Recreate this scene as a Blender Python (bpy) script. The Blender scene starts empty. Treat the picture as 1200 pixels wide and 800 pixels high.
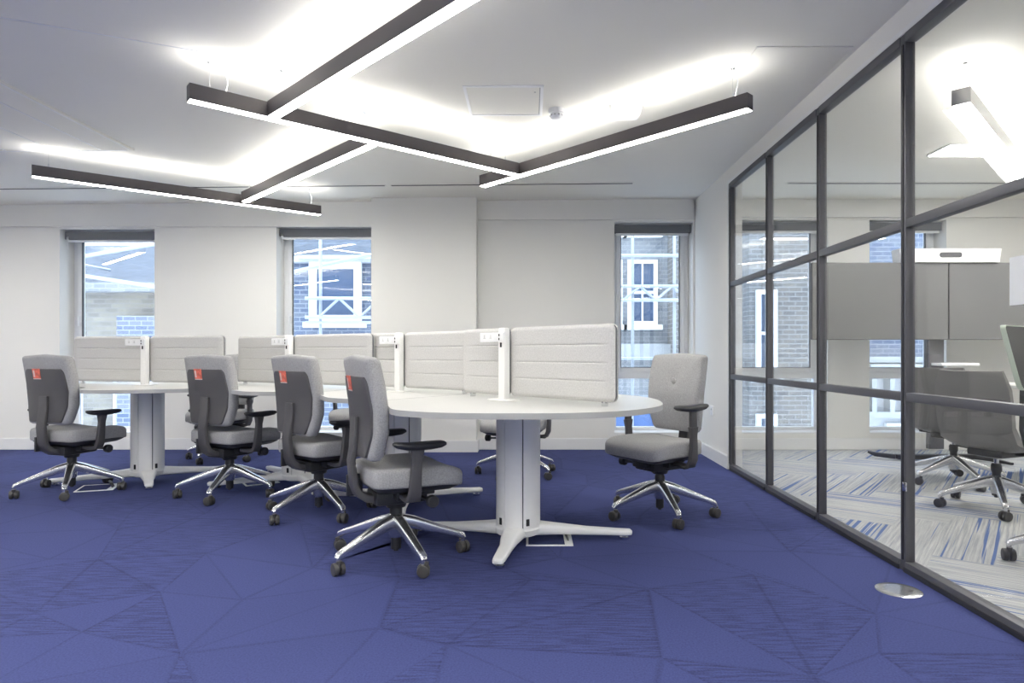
import bpy, bmesh, math, random
from mathutils import Vector, Matrix
random.seed(7)
PI = math.pi
C = bpy.context.scene.collection
S = bpy.context.scene

# ------------------------------------------------------------------ camera
HC = 0.975; F = 760.0
cam_d = bpy.data.cameras.new('camera'); cam = bpy.data.objects.new('camera', cam_d); C.objects.link(cam)
cam.location = (0, 0, HC); cam.rotation_euler = (PI/2, 0, 0)
cam_d.sensor_width = 36; cam_d.lens = 36*F/1200
cam_d.shift_x = -21/1200; cam_d.shift_y = 14/1200
cam_d.clip_start = 0.05; cam_d.clip_end = 200
S.camera = cam

# ------------------------------------------------------------------ world / exposure
w = bpy.data.worlds.new('world'); S.world = w; w.use_nodes = True
bg = w.node_tree.nodes['Background']; bg.inputs[0].default_value = (0.68, 0.82, 1.0, 1); bg.inputs[1].default_value = 3.6
S.view_settings.view_transform = 'Standard'; S.view_settings.look = 'None'
S.view_settings.gamma = 1; S.view_settings.use_curve_mapping = False
S.view_settings.exposure = 0.55
BAR_UP, BAR_DOWN = 14.0, 24.0

# ------------------------------------------------------------------ materials
def mat(name, col, rough=0.6, metal=0.0, spec=0.5, noise=None, bump=None, emit=None, estr=0):
    m = bpy.data.materials.new(name); m.use_nodes = True
    nt = m.node_tree; b = nt.nodes['Principled BSDF']
    b.inputs['Base Color'].default_value = (*col, 1); b.inputs['Roughness'].default_value = rough
    b.inputs['Metallic'].default_value = metal; b.inputs['Specular IOR Level'].default_value = spec
    tc = None
    if noise or bump:
        tc = nt.nodes.new('ShaderNodeTexCoord')
    if noise:                                   # (scale, amount)
        n = nt.nodes.new('ShaderNodeTexNoise'); n.inputs['Scale'].default_value = noise[0]; n.inputs['Detail'].default_value = 3
        nt.links.new(tc.outputs['Object'], n.inputs['Vector'])
        r = nt.nodes.new('ShaderNodeMapRange'); r.inputs[1].default_value = .3; r.inputs[2].default_value = .7
        r.inputs[3].default_value = 1-noise[1]; r.inputs[4].default_value = 1+noise[1]
        nt.links.new(n.outputs[0], r.inputs[0])
        mx = nt.nodes.new('ShaderNodeVectorMath'); mx.operation = 'SCALE'; mx.inputs[0].default_value = col
        nt.links.new(r.outputs[0], mx.inputs['Scale']); nt.links.new(mx.outputs[0], b.inputs['Base Color'])
    if bump:
        n = nt.nodes.new('ShaderNodeTexNoise'); n.inputs['Scale'].default_value = bump[0]
        nt.links.new(tc.outputs['Object'], n.inputs['Vector'])
        bp = nt.nodes.new('ShaderNodeBump'); bp.inputs['Strength'].default_value = bump[1]; bp.inputs['Distance'].default_value = .002
        nt.links.new(n.outputs[0], bp.inputs['Height']); nt.links.new(bp.outputs[0], b.inputs['Normal'])
    if emit:
        b.inputs['Emission Color'].default_value = (*emit, 1); b.inputs['Emission Strength'].default_value = estr
    return m

def mth(nt, op, a, b=None, c=None):
    n = nt.nodes.new('ShaderNodeMath'); n.operation = op
    for i, v in enumerate((a, b, c)):
        if v is None: continue
        if isinstance(v, (int, float)): n.inputs[i].default_value = v
        else: nt.links.new(v, n.inputs[i])
    return n.outputs[0]

M_wall = mat('wall_paint', (.83, .82, .78), .75, noise=(1.5, .01))
M_ceil = mat('ceiling_paint', (.82, .80, .73), .8, noise=(1.2, .01))
M_trim = mat('trim_gloss', (.82, .82, .81), .35)
M_winframe = mat('window_frame_paint', (.84, .85, .86), .4)
M_desk = mat('desk_laminate', (.60, .595, .57), .32, noise=(60, .01))
M_edge = mat('desk_edge_band', (.40, .40, .385), .5)
M_white = mat('white_steel', (.88, .87, .84), .35)
M_plastic = mat('white_plastic', (.86, .86, .85), .35)
M_seam = mat('dark_seam', (.12, .12, .12), .7)
M_screen = mat('screen_felt', (.55, .54, .52), .95, noise=(140, .10), bump=(300, .4))
M_screen_core = mat('screen_core', (.16, .16, .17), .8)
M_fabric = mat('chair_fabric', (.35, .347, .343), .95, noise=(170, .16), bump=(350, .5))
M_shell = mat('grey_plastic', (.072, .069, .072), .5, bump=(400, .2))
M_grey = mat('mid_grey_shell', (.16, .155, .15), .5)
M_black = mat('black_plastic', (.022, .022, .025), .45)
M_caster = mat('caster_plastic', (.05, .047, .044), .4)
M_alu = mat('polished_aluminium', (.78, .78, .79), .22, .95)
M_chrome = mat('chrome', (.75, .76, .78), .12, 1.0)
M_tag = mat('orange_tag', (.78, .16, .10), .5, noise=(45, .35))
M_tagwhite = mat('tag_paper', (.75, .6, .55), .5)
M_frame = mat('dark_grey_frame', (.10, .10, .11), .42, .3)
M_bar = mat('luminaire_housing', (.10, .09, .095), .38, .3)
M_barlight = mat('light_housing', (.45, .45, .46), .38, .2)
M_blind = mat('blind_fabric', (.16, .165, .18), .8)
M_slot = mat('slot_black', (.06, .06, .065), .6)
M_disp = mat('display_glass', (.14, .14, .14), .22, noise=(1.2, .04))
M_dark = mat('dark_mesh', (.018, .018, .02), .7)
M_lime = mat('pale_green_shell', (.55, .62, .5), .4)
M_up = mat('diffuser_up', (.9, .9, .9), .6, emit=(1, .982, .95), estr=BAR_UP)
M_down = mat('diffuser_down', (.9, .9, .9), .6, emit=(1, .982, .95), estr=BAR_DOWN)
M_up2 = mat('diffuser_up_fill', (.9, .9, .9), .6, emit=(1, .982, .95), estr=48)  # stronger emission for the fill pendants out of view
M_down2 = mat('diffuser_down_fill', (.9, .9, .9), .6, emit=(1, .982, .95), estr=60)
M_stone = mat('pale_stone', (.36, .37, .37), .8, noise=(3, .08))
M_slate = mat('roof_slate', (.08, .095, .12), .7, noise=(6, .3))
M_scaf = mat('scaffold_tube', (.42, .45, .49), .35, .3)
M_outglass = mat('outside_window_glass', (.06, .09, .15), .25)
M_outwhite = mat('outside_white_paint', (.50, .51, .52), .6)
M_rail = mat('blue_netting', (.10, .17, .36), .7)
M_cable = mat('cable_grey', (.10, .10, .10), .5)
M_paper = mat('paper_white', (.85, .85, .84), .6)

def glass_mat(name, tint=(1, 1, 1), k=1.0):
    m = bpy.data.materials.new(name); m.use_nodes = True; nt = m.node_tree; nt.nodes.clear()
    out = nt.nodes.new('ShaderNodeOutputMaterial'); mix = nt.nodes.new('ShaderNodeMixShader')
    tr = nt.nodes.new('ShaderNodeBsdfTransparent'); tr.inputs[0].default_value = (*tint, 1)
    gl = nt.nodes.new('ShaderNodeBsdfGlossy'); gl.inputs['Roughness'].default_value = 0.0
    geo = nt.nodes.new('ShaderNodeNewGeometry')
    d = nt.nodes.new('ShaderNodeVectorMath'); d.operation = 'DOT_PRODUCT'
    nt.links.new(geo.outputs['Normal'], d.inputs[0]); nt.links.new(geo.outputs['Incoming'], d.inputs[1])
    a = mth(nt, 'ABSOLUTE', d.outputs['Value']); om = mth(nt, 'SUBTRACT', 1, a); p = mth(nt, 'POWER', om, 5)
    f = mth(nt, 'MULTIPLY_ADD', p, .96*k, .04*k)
    nt.links.new(f, mix.inputs[0]); nt.links.new(tr.outputs[0], mix.inputs[1]); nt.links.new(gl.outputs[0], mix.inputs[2])
    nt.links.new(mix.outputs[0], out.inputs[0])
    return m
M_glass = glass_mat('partition_glass', (.985, .99, .995), 1.0)
M_wglass = glass_mat('window_glass', (.97, .985, 1), 2.6)

def carpet_mat():
    m = mat('blue_carpet', (.03, .04, .2), .95, spec=.15); nt = m.node_tree; b = nt.nodes['Principled BSDF']
    tc = nt.nodes.new('ShaderNodeTexCoord')
    ba = nt.nodes.new('ShaderNodeAttribute'); ba.attribute_name = 'bary'
    sx = nt.nodes.new('ShaderNodeSeparateXYZ'); nt.links.new(ba.outputs['Vector'], sx.inputs[0])
    edge = mth(nt, 'MINIMUM', mth(nt, 'MINIMUM', sx.outputs[0], sx.outputs[1]), sx.outputs[2])
    ra = nt.nodes.new('ShaderNodeAttribute'); ra.attribute_name = 'rnd'; rnd = ra.outputs['Fac']
    # broken hatch lines inside roughly half of the facets
    mp2 = nt.nodes.new('ShaderNodeMapping'); mp2.inputs['Scale'].default_value = (9, 95, 1)
    nt.links.new(tc.outputs['Object'], mp2.inputs['Vector'])
    hn = nt.nodes.new('ShaderNodeTexNoise'); hn.inputs['Scale'].default_value = 1; hn.inputs['Detail'].default_value = 2
    nt.links.new(mp2.outputs[0], hn.inputs['Vector'])
    hatch = nt.nodes.new('ShaderNodeMapRange'); hatch.inputs[1].default_value = .44; hatch.inputs[2].default_value = .56
    hatch.inputs[3].default_value = 0; hatch.inputs[4].default_value = 1; nt.links.new(hn.outputs[0], hatch.inputs[0])
    hm = mth(nt, 'MULTIPLY', hatch.outputs[0], mth(nt, 'MULTIPLY', mth(nt, 'GREATER_THAN', rnd, .5), .30))
    ln = nt.nodes.new('ShaderNodeMapRange'); ln.inputs[1].default_value = .004; ln.inputs[2].default_value = .026
    ln.inputs[3].default_value = .20; ln.inputs[4].default_value = 0; nt.links.new(edge, ln.inputs[0])
    hn2 = nt.nodes.new('ShaderNodeTexNoise'); hn2.inputs['Scale'].default_value = 2.2; nt.links.new(tc.outputs['Object'], hn2.inputs['Vector'])
    lv = mth(nt, 'MULTIPLY', ln.outputs[0], mth(nt, 'MULTIPLY', hn2.outputs[0], 1.6))
    fn = nt.nodes.new('ShaderNodeTexNoise'); fn.inputs['Scale'].default_value = 150; nt.links.new(tc.outputs['Object'], fn.inputs['Vector'])
    val = mth(nt, 'SUBTRACT', mth(nt, 'SUBTRACT', 1.12, hm), lv)
    val = mth(nt, 'ADD', val, mth(nt, 'MULTIPLY', mth(nt, 'SUBTRACT', rnd, .5), .10))
    val = mth(nt, 'ADD', val, mth(nt, 'MULTIPLY', mth(nt, 'SUBTRACT', fn.outputs[0], .5), .8))
    sc = nt.nodes.new('ShaderNodeVectorMath'); sc.operation = 'SCALE'; sc.inputs[0].default_value = (.047, .058, .160)
    nt.links.new(val, sc.inputs['Scale']); nt.links.new(sc.outputs[0], b.inputs['Base Color'])
    bp = nt.nodes.new('ShaderNodeBump'); bp.inputs['Strength'].default_value = .35; bp.inputs['Distance'].default_value = .004
    nt.links.new(val, bp.inputs['Height']); nt.links.new(bp.outputs[0], b.inputs['Normal'])
    return m
M_carpet = carpet_mat()

def plank_mat():
    m = mat('herringbone_carpet', (.4, .4, .4), .95, spec=.15); nt = m.node_tree; b = nt.nodes['Principled BSDF']
    uv = nt.nodes.new('ShaderNodeUVMap'); uv.uv_map = 'UVMap'
    at = nt.nodes.new('ShaderNodeAttribute'); at.attribute_name = 'rnd'
    mp = nt.nodes.new('ShaderNodeMapping'); mp.inputs['Scale'].default_value = (2.2, 80, 1)
    nt.links.new(uv.outputs[0], mp.inputs['Vector'])
    n = nt.nodes.new('ShaderNodeTexNoise'); n.inputs['Scale'].default_value = 1; n.inputs['Detail'].default_value = 4; n.inputs['Roughness'].default_value = .65
    nt.links.new(mp.outputs[0], n.inputs['Vector'])
    r = nt.nodes.new('ShaderNodeValToRGB')
    e = r.color_ramp.elements; e[0].position = .25; e[0].color = (.27, .28, .30, 1); e[1].position = .68; e[1].color = (.60, .60, .57, 1)
    nt.links.new(n.outputs[0], r.inputs[0])
    mp2 = nt.nodes.new('ShaderNodeMapping'); mp2.inputs['Scale'].default_value = (.55, 50, 1); nt.links.new(uv.outputs[0], mp2.inputs['Vector'])
    n2 = nt.nodes.new('ShaderNodeTexNoise'); n2.inputs['Scale'].default_value = 1; n2.inputs['Detail'].default_value = 2; nt.links.new(mp2.outputs[0], n2.inputs['Vector'])
    th = mth(nt, 'SUBTRACT', .675, mth(nt, 'MULTIPLY', at.outputs['Fac'], .16))
    bl = mth(nt, 'MULTIPLY', mth(nt, 'SUBTRACT', n2.outputs[0], th), 22)
    cl = nt.nodes.new('ShaderNodeClamp'); nt.links.new(bl, cl.inputs[0])
    mx = nt.nodes.new('ShaderNodeMix'); mx.data_type = 'RGBA'; nt.links.new(cl.outputs[0], mx.inputs[0])
    nt.links.new(r.outputs[0], mx.inputs[6]); mx.inputs[7].default_value = (.12, .18, .36, 1)
    nt.links.new(mx.outputs[2], b.inputs['Base Color'])
    return m
M_plank = plank_mat()

def brick_mat(name, c1, c2, mortar, sc=1.0):
    m = mat(name, c1, .85); nt = m.node_tree; b = nt.nodes['Principled BSDF']
    tc = nt.nodes.new('ShaderNodeTexCoord'); sp = nt.nodes.new('ShaderNodeSeparateXYZ'); nt.links.new(tc.outputs['Object'], sp.inputs[0])
    cb = nt.nodes.new('ShaderNodeCombineXYZ'); nt.links.new(mth(nt, 'ADD', sp.outputs[0], sp.outputs[1]), cb.inputs[0]); nt.links.new(sp.outputs[2], cb.inputs[1])
    bt = nt.nodes.new('ShaderNodeTexBrick'); nt.links.new(cb.outputs[0], bt.inputs['Vector'])
    bt.inputs['Color1'].default_value = (*c1, 1); bt.inputs['Color2'].default_value = (*c2, 1); bt.inputs['Mortar'].default_value = (*mortar, 1)
    bt.inputs['Scale'].default_value = 1/(sc*.85); bt.inputs['Brick Width'].default_value = .24; bt.inputs['Row Height'].default_value = .09
    bt.inputs['Mortar Size'].default_value = .009; bt.inputs['Bias'].default_value = 0
    nt.links.new(bt.outputs[0], b.inputs['Base Color'])
    return m
M_brick = brick_mat('yellow_stock_brick', (.25, .23, .18), (.15, .14, .125), (.22, .21, .20))
M_brick2 = brick_mat('blue_grey_brick', (.09, .12, .19), (.16, .18, .22), (.30, .32, .35))
M_brick3 = brick_mat('brown_brick', (.20, .18, .155), (.13, .125, .12), (.30, .30, .29))

M_pale = brick_mat('pale_grey_brick', (.20, .215, .235), (.27, .275, .28), (.32, .33, .33))

# ------------------------------------------------------------------ mesh helpers
def finish(name, bm, m, parent=None, smooth=True, loc=None, rot=None, angle=35):
    bmesh.ops.recalc_face_normals(bm, faces=bm.faces[:])
    me = bpy.data.meshes.new(name); bm.to_mesh(me); bm.free()
    ms = m if isinstance(m, (list, tuple)) else [m]
    for k in ms: me.materials.append(k)
    if smooth:
        for p in me.polygons: p.use_smooth = True
        try: me.set_sharp_from_angle(angle=math.radians(angle))
        except Exception: pass
    o = bpy.data.objects.new(name, me); C.objects.link(o)
    if parent: o.parent = parent
    if loc: o.location = loc
    if rot: o.rotation_euler = rot
    return o

def box(bm, x0, x1, y0, y1, z0, z1, mi=0, bev=0.0, rz=0.0, c=None):
    t = bmesh.new()
    vs = [t.verts.new(p) for p in ((x0,y0,z0),(x1,y0,z0),(x1,y1,z0),(x0,y1,z0),(x0,y0,z1),(x1,y0,z1),(x1,y1,z1),(x0,y1,z1))]
    for f in ((0,3,2,1),(4,5,6,7),(0,1,5,4),(1,2,6,5),(2,3,7,6),(3,0,4,7)): t.faces.new([vs[i] for i in f])
    if bev: bmesh.ops.bevel(t, geom=t.edges[:], offset=bev, segments=2, profile=.6, affect='EDGES')
    if rz:
        cc = Vector(c) if c else Vector(((x0+x1)/2, (y0+y1)/2, 0))
        bmesh.ops.rotate(t, verts=t.verts[:], cent=cc, matrix=Matrix.Rotation(rz, 3, 'Z'))
    for f in t.faces: f.material_index = mi
    merge(bm, t)

def merge(bm, t):
    me = bpy.data.meshes.new('tmp'); t.to_mesh(me); t.free(); bm.from_mesh(me); bpy.data.meshes.remove(me)

def BX(*a, **k):
    bm = bmesh.new(); box(bm, *a, **k); return bm

def tube(bm, pts, r, n=10, mi=0, cap=True):
    pts = [Vector(p) for p in pts]; rs = r if isinstance(r, (list, tuple)) else [r]*len(pts)
    rings = []; prev = None
    for i, p in enumerate(pts):
        d = (pts[min(i+1, len(pts)-1)]-pts[max(i-1, 0)]).normalized()
        if prev is None:
            a = Vector((0, 0, 1)) if abs(d.z) < .9 else Vector((1, 0, 0))
            u = d.cross(a).normalized()
        else:
            u = (prev-d*prev.dot(d)).normalized()
        prev = u; v = d.cross(u)
        rings.append([bm.verts.new(p+(u*math.cos(2*PI*k/n)+v*math.sin(2*PI*k/n))*rs[i]) for k in range(n)])
    for a, b in zip(rings, rings[1:]):
        for k in range(n):
            f = bm.faces.new((a[k], a[(k+1) % n], b[(k+1) % n], b[k])); f.material_index = mi
    if cap:
        for rg in (rings[0], rings[-1]):
            f = bm.faces.new(rg); f.material_index = mi

def lathe(bm, prof, n=24, center=(0, 0, 0), axis='Z', mi=0):
    cx = Vector(center); rings = []
    for r, h in prof:
        ring = []
        for k in range(n):
            a = 2*PI*k/n
            if axis == 'Z': p = Vector((r*math.cos(a), r*math.sin(a), h))
            elif axis == 'X': p = Vector((h, r*math.cos(a), r*math.sin(a)))
            else: p = Vector((r*math.cos(a), h, r*math.sin(a)))
            ring.append(bm.verts.new(cx+p))
        rings.append(ring)
    for a, b in zip(rings, rings[1:]):
        for k in range(n):
            f = bm.faces.new((a[k], a[(k+1) % n], b[(k+1) % n], b[k])); f.material_index = mi
    for rg in (rings[0], rings[-1]):
        f = bm.faces.new(rg); f.material_index = mi

def sweep(bm, path, ws, ts, mi=0, side=Vector((1, 0, 0)), rnd=.25):
    """rounded-rectangle section of width ws (along side) and thickness ts swept along a path"""
    pts = [Vector(p) for p in path]; n = len(pts)
    ws = ws if isinstance(ws, (list, tuple)) else [ws]*n; ts = ts if isinstance(ts, (list, tuple)) else [ts]*n
    rings = []
    for i, p in enumerate(pts):
        d = (pts[min(i+1, n-1)]-pts[max(i-1, 0)]).normalized()
        s = (side-d*side.dot(d)).normalized(); q = d.cross(s).normalized()
        W, T = ws[i]/2, ts[i]/2; r = min(W, T)*rnd*2; ring = []
        for sx, sy, a0 in ((1, 1, 0), (-1, 1, 90), (-1, -1, 180), (1, -1, 270)):
            for k in range(4):
                a = math.radians(a0+30*k)
                ring.append(bm.verts.new(p+s*(sx*(W-r)+r*math.cos(a))+q*(sy*(T-r)+r*math.sin(a))))
        rings.append(ring)
    m = len(rings[0])
    for a, b in zip(rings, rings[1:]):
        for k in range(m):
            f = bm.faces.new((a[k], a[(k+1) % m], b[(k+1) % m], b[k])); f.material_index = mi
    for rg in (rings[0], rings[-1]):
        f = bm.faces.new(rg); f.material_index = mi

def rpoly(pts, r, seg=5, fine=0.0):
    """polygon with rounded corners -> list of 2D points; fine: max spacing"""
    out = []; n = len(pts)
    rs = r if isinstance(r, (list, tuple)) else [r]*n
    for i in range(n):
        p0, p, p1 = Vector(pts[i-1]), Vector(pts[i]), Vector(pts[(i+1) % n])
        a = (p0-p).normalized(); b = (p1-p).normalized()
        ang = a.angle(b); d = min(rs[i]/math.tan(ang/2), (p0-p).length*.48, (p1-p).length*.48)
        A = p+a*d; B = p+b*d
        for k in range(seg+1):
            t = k/seg; out.append(A*(1-t)**2+p*2*t*(1-t)+B*t*t)
    if fine:
        o2 = []
        for i, p in enumerate(out):
            q = out[(i+1) % len(out)]; L = (q-p).length; m = max(1, int(L/fine))
            for k in range(m): o2.append(p.lerp(q, k/m))
        out = o2
    return out

def loft(bm, outline, rings, place, cen=(0, 0), mi=0):
    """rings: (scale, t); place(x, y, t) -> Vector"""
    cen = Vector(cen); R = []
    for s, t in rings:
        if s == 0: R.append([bm.verts.new(place(cen.x, cen.y, t))])
        else: R.append([bm.verts.new(place(*(cen+(p-cen)*s), t)) for p in outline])
    n = len(outline)
    for a, b in zip(R, R[1:]):
        for k in range(n):
            k2 = (k+1) % n
            vs = []
            for v in ((a[k], a[k2]) if len(a) > 1 else (a[0],)): vs.append(v)
            for v in ((b[k2], b[k]) if len(b) > 1 else (b[0],)): vs.append(v)
            f = bm.faces.new(vs); f.material_index = mi

def thing(name, label, cat, loc=(0, 0, 0), rz=0, group=None):
    o = bpy.data.objects.new(name, None); C.objects.link(o); o.empty_display_size = .1
    o.location = loc; o.rotation_euler = (0, 0, rz); o['label'] = label; o['category'] = cat
    if group: o['group'] = group
    return o
def tag(o, label, cat, group=None):
    o['label'] = label; o['category'] = cat
    if group: o['group'] = group
    return o
def struct(name, bm, m, parent=None, **k):
    o = finish(name, bm, m, parent, **k)
    if not parent: o['kind'] = 'structure'
    return o

# ------------------------------------------------------------------ room shell
YB = 6.60; XG = 1.70; YG = 5.45
XL = -6.6; YR = -4.6; XM = 6.4
def zc(x): return 2.535+.009*(min(x, 1.0)-1.0)
ZT = 2.75
# ceilings (very slightly out of level, as in the photo)
bm = bmesh.new()
for x0, x1 in ((XL, 1.0), (1.0, XM)):
    vs = [bm.verts.new(p) for p in ((x0, YR, zc(x0)), (x1, YR, zc(x1)), (x1, 7.0, zc(x1)), (x0, 7.0, zc(x0)),
                                    (x0, YR, ZT), (x1, YR, ZT), (x1, 7.0, ZT), (x0, 7.0, ZT))]
    for f in ((0,3,2,1),(4,5,6,7),(0,1,5,4),(1,2,6,5),(2,3,7,6),(3,0,4,7)): bm.faces.new([vs[i] for i in f])
struct('ceiling', bm, M_ceil, smooth=False)
bm = bmesh.new(); rl = bm.verts.layers.float.new('rnd'); yl = bm.verts.layers.float_vector.new('bary')
rg = random.Random(5); gx, gy = 18, 24
def gp_(i, j):
    x = XL+(XG+.02-XL)*i/gx; y = YR+(YB+.4-YR)*j/gy
    r_ = random.Random(i*131+j*7+3)
    if 0 < i < gx: x += r_.uniform(-.21, .21)
    if 0 < j < gy: y += r_.uniform(-.22, .22)
    return (x, y, 0)
for i in range(gx):
    for j in range(gy):
        q = [gp_(i, j), gp_(i+1, j), gp_(i+1, j+1), gp_(i, j+1)]
        for tri in (((0, 1, 2), (0, 2, 3)) if rg.random() < .5 else ((0, 1, 3), (1, 2, 3))):
            rv = rg.random(); vs = [bm.verts.new(q[k]) for k in tri]
            for v, bc in zip(vs, ((1, 0, 0), (0, 1, 0), (0, 0, 1))): v[rl] = rv; v[yl] = bc
            bm.faces.new(vs)
struct('floor', bm, M_carpet, smooth=False)
struct('floor', BX(XL, XG+.02, YR, YB+.4, -.1, -.003), M_stone, smooth=False)
# herringbone floor of the meeting room
bm = bmesh.new(); uvl = bm.loops.layers.uv.new('UVMap'); cl = bm.verts.layers.float.new('rnd')
Wd, Ln = .25, 1.0
def plank(ox, oy, horiz):
    if horiz: pts = ((ox, oy), (ox+Ln, oy), (ox+Ln, oy+Wd), (ox, oy+Wd)); uvs = ((0, 0), (Ln, 0), (Ln, Wd), (0, Wd))
    else: pts = ((ox, oy), (ox+Wd, oy), (ox+Wd, oy+Ln), (ox, oy+Ln)); uvs = ((0, 0), (0, Wd), (Ln, Wd), (Ln, 0))
    a = math.radians(-38); r = random.random(); off = (random.random()*50, random.random()*50)
    P = [Vector((x*math.cos(a)-y*math.sin(a)+3.9, x*math.sin(a)+y*math.cos(a)+3.2, 0)) for x, y in pts]
    cx = sum(p.x for p in P)/4; cy = sum(p.y for p in P)/4
    if not (XG-.6 < cx < XM+.3 and -1.5 < cy < 7.3): return
    vs = [bm.verts.new(p) for p in P]
    for v in vs: v[cl] = r
    f = bm.faces.new(vs)
    for l, u in zip(f.loops, uvs): l[uvl].uv = (u[0]+off[0], u[1]+off[1])
for i in range(-60, 60):
    for j in range(-12, 12):
        ox = i*Wd+j*Ln; oy = i*Wd-j*Ln
        plank(ox, oy, True); plank(ox+Ln, oy-Ln+Wd, False)
for co, no in (((XG+.0201, 0, 0), (-1, 0, 0)), ((XM, 0, 0), (1, 0, 0)), ((0, YB+.3, 0), (0, 1, 0)), ((0, -1.2, 0), (0, -1, 0))):
    bmesh.ops.bisect_plane(bm, geom=bm.verts[:]+bm.edges[:]+bm.faces[:], plane_co=co, plane_no=no, clear_outer=True)
fl = struct('floor', bm, M_plank, smooth=False)
fl.location.z = -.001
struct('floor', BX(XG+.021, XM, -1.2, YB+.4, -.1, -.003), M_stone, smooth=False)

# back wall with five openings
OP = [(-4.785, -3.82, .16, 2.24), (-2.58, -1.57, .16, 2.27), (.86, 1.66, .16, 2.31), (2.05, 3.03, .16, 2.335), (3.456, 4.24, .16, 2.335)]
bm = bmesh.new(); x = XL
for a, b, z0, z1 in OP:
    box(bm, x, a, YB, YB+.34, 0, ZT); box(bm, a, b, YB, YB+.34, 0, z0); box(bm, a, b, YB, YB+.34, z1, ZT); x = b
box(bm, x, XM, YB, YB+.34, 0, ZT)
box(bm, XL, -1.571, YB-.035, YB, 2.258, ZT)           # shallow beam, left
box(bm, -.532, 1.66, YB-.035, YB, 2.33, ZT)
box(bm, 1.78, XM, YB-.035, YB, 2.355, ZT)
struct('wall_back', bm, M_wall, smooth=False)
bm = bmesh.new(); box(bm, -1.571, -.532, YB-.18, YB, 0, ZT); struct('wall_pier', bm, M_wall, smooth=False)
# right wall: stub between corner and glass, and bulkhead over the glass
bm = bmesh.new(); box(bm, 1.68, 1.79, YG+.02, YB, 0, ZT); box(bm, 1.68, 1.79, YR, YG+.02, 2.41, ZT)
struct('wall_right', bm, M_wall, smooth=False)
struct('wall_left', BX(XL-.2, XL, YR, YB+.3, 0, ZT), M_wall, smooth=False)
struct('wall_rear', BX(XL-.2, XM, YR-.2, YR, 0, ZT), M_wall, smooth=False)
bm = bmesh.new(); box(bm, XM, XM+.2, -1.2, YB+.3, 0, ZT); box(bm, 1.79, XM+.2, -1.4, -1.2, 0, ZT)
struct('wall_meeting_room', bm, M_wall, smooth=False)
# baseboards
def skirting(name, segs):
    bm = bmesh.new()
    for x0, x1, y0, y1 in segs:
        box(bm, x0, x1, y0, y1, 0, .115); 
    bmesh.ops.bevel(bm, geom=[e for e in bm.edges if all(v.co.z > .1 for v in e.verts)], offset=.006, segments=2, affect='EDGES')
    return struct(name, bm, M_trim, smooth=False)
skirting('baseboard_back', [(XL, -1.588, YB-.018, YB), (-1.589, -.514, YB-.198, YB-.18), (-1.589, -1.571, YB-.18, YB-.018), (-.532, -.514, YB-.18, YB), (-.514, 1.662, YB-.018, YB), (1.79, XM, YB-.018, YB)])
skirting('baseboard_right', [(1.662, 1.68, YG+.03, YB-.018), (1.662, 1.79, YG+.012, YG+.03)])
skirting('baseboard_left', [(XL, XL+.018, YR, YB-.018)])

# windows
WC = []
for i, (a, b, z0, z1) in enumerate(OP):
    yw = YB+.21; bm = bmesh.new(); fw = .075
    def rect_frame(bm, x0, x1, za, zb, w, y0, y1):
        box(bm, x0, x0+w, y0, y1, za, zb, bev=.004); box(bm, x1-w, x1, y0, y1, za, zb, bev=.004)
        box(bm, x0+w, x1-w, y0, y1, za, za+w, bev=.004); box(bm, x0+w, x1-w, y0, y1, zb-w, zb, bev=.004)
    zt = .745
    rect_frame(bm, a, b, z0, z1, .045, yw, yw+.07)
    box(bm, a+.045, b-.045, yw, yw+.07, zt-.035, zt+.035, bev=.004)
    o = struct('window_%d' % (i+1), bm, M_winframe)
    sash = bmesh.new(); rect_frame(sash, a+.045, b-.045, zt+.035, z1-.045, .045, yw-.015, yw+.04)
    finish('sash', sash, M_winframe, o)
    finish('gasket', (lambda q: (rect_frame(q, a+.09, b-.09, zt+.08, z1-.09, .006, yw-.017, yw+.02), q)[1])(bmesh.new()), M_seam, o)
    finish('upper_pane', BX(a+.09, b-.09, yw+.01, yw+.016, zt+.08, z1-.09), M_wglass, o, smooth=False)
    finish('lower_pane', BX(a+.045, b-.045, yw+.03, yw+.036, z0+.045, zt-.035), M_wglass, o, smooth=False)
    hb = bmesh.new(); hx = b-.068 if i >= 2 else a+.068
    box(hb, hx-.012, hx+.012, yw-.028, yw-.015, 1.30, 1.37, bev=.004); box(hb, hx-.008, hx+.008, yw-.05, yw-.028, 1.26, 1.36, bev=.004)
    finish('window_handle', hb, M_winframe, o)
    # inner sill
    finish('sill', BX(a, b, YB+.002, yw, z0, z0+.012, bev=.003), M_trim, o)
    # roller blind
    labs = ['grey roller blind rolled up over the leftmost window', 'grey roller blind rolled up over the window left of the white pier',
            'grey roller blind above the narrow window beside the right wall', 'grey roller blind above window seen through the far glass panels',
            'grey roller blind above meeting room window behind the wide displays']
    t = thing('roller_blind', labs[i], 'blind', ((a+b)/2, YB+.12, z1-.012), 0, 'roller blinds over the windows')
    hw = (b-a)/2-.006
    c = bmesh.new(); box(c, -hw, hw, -.06, .0, -.085, 0, bev=.01); finish('cassette', c, M_blind, t)
    c = bmesh.new(); box(c, -hw+.02, hw-.02, -.045, -.030, -.110, -.085, bev=.004); finish('bottom_rail', c, M_winframe, t)
    if i < 2:
        c = bmesh.new(); tube(c, [(-hw+.03, -.05, -.08), (-hw+.03, -.05, -.18)], .003, 6); box(c, -hw+.018, -hw+.042, -.06, -.04, -.09, -.055)
        finish('chain', c, M_winframe, t)

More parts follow.
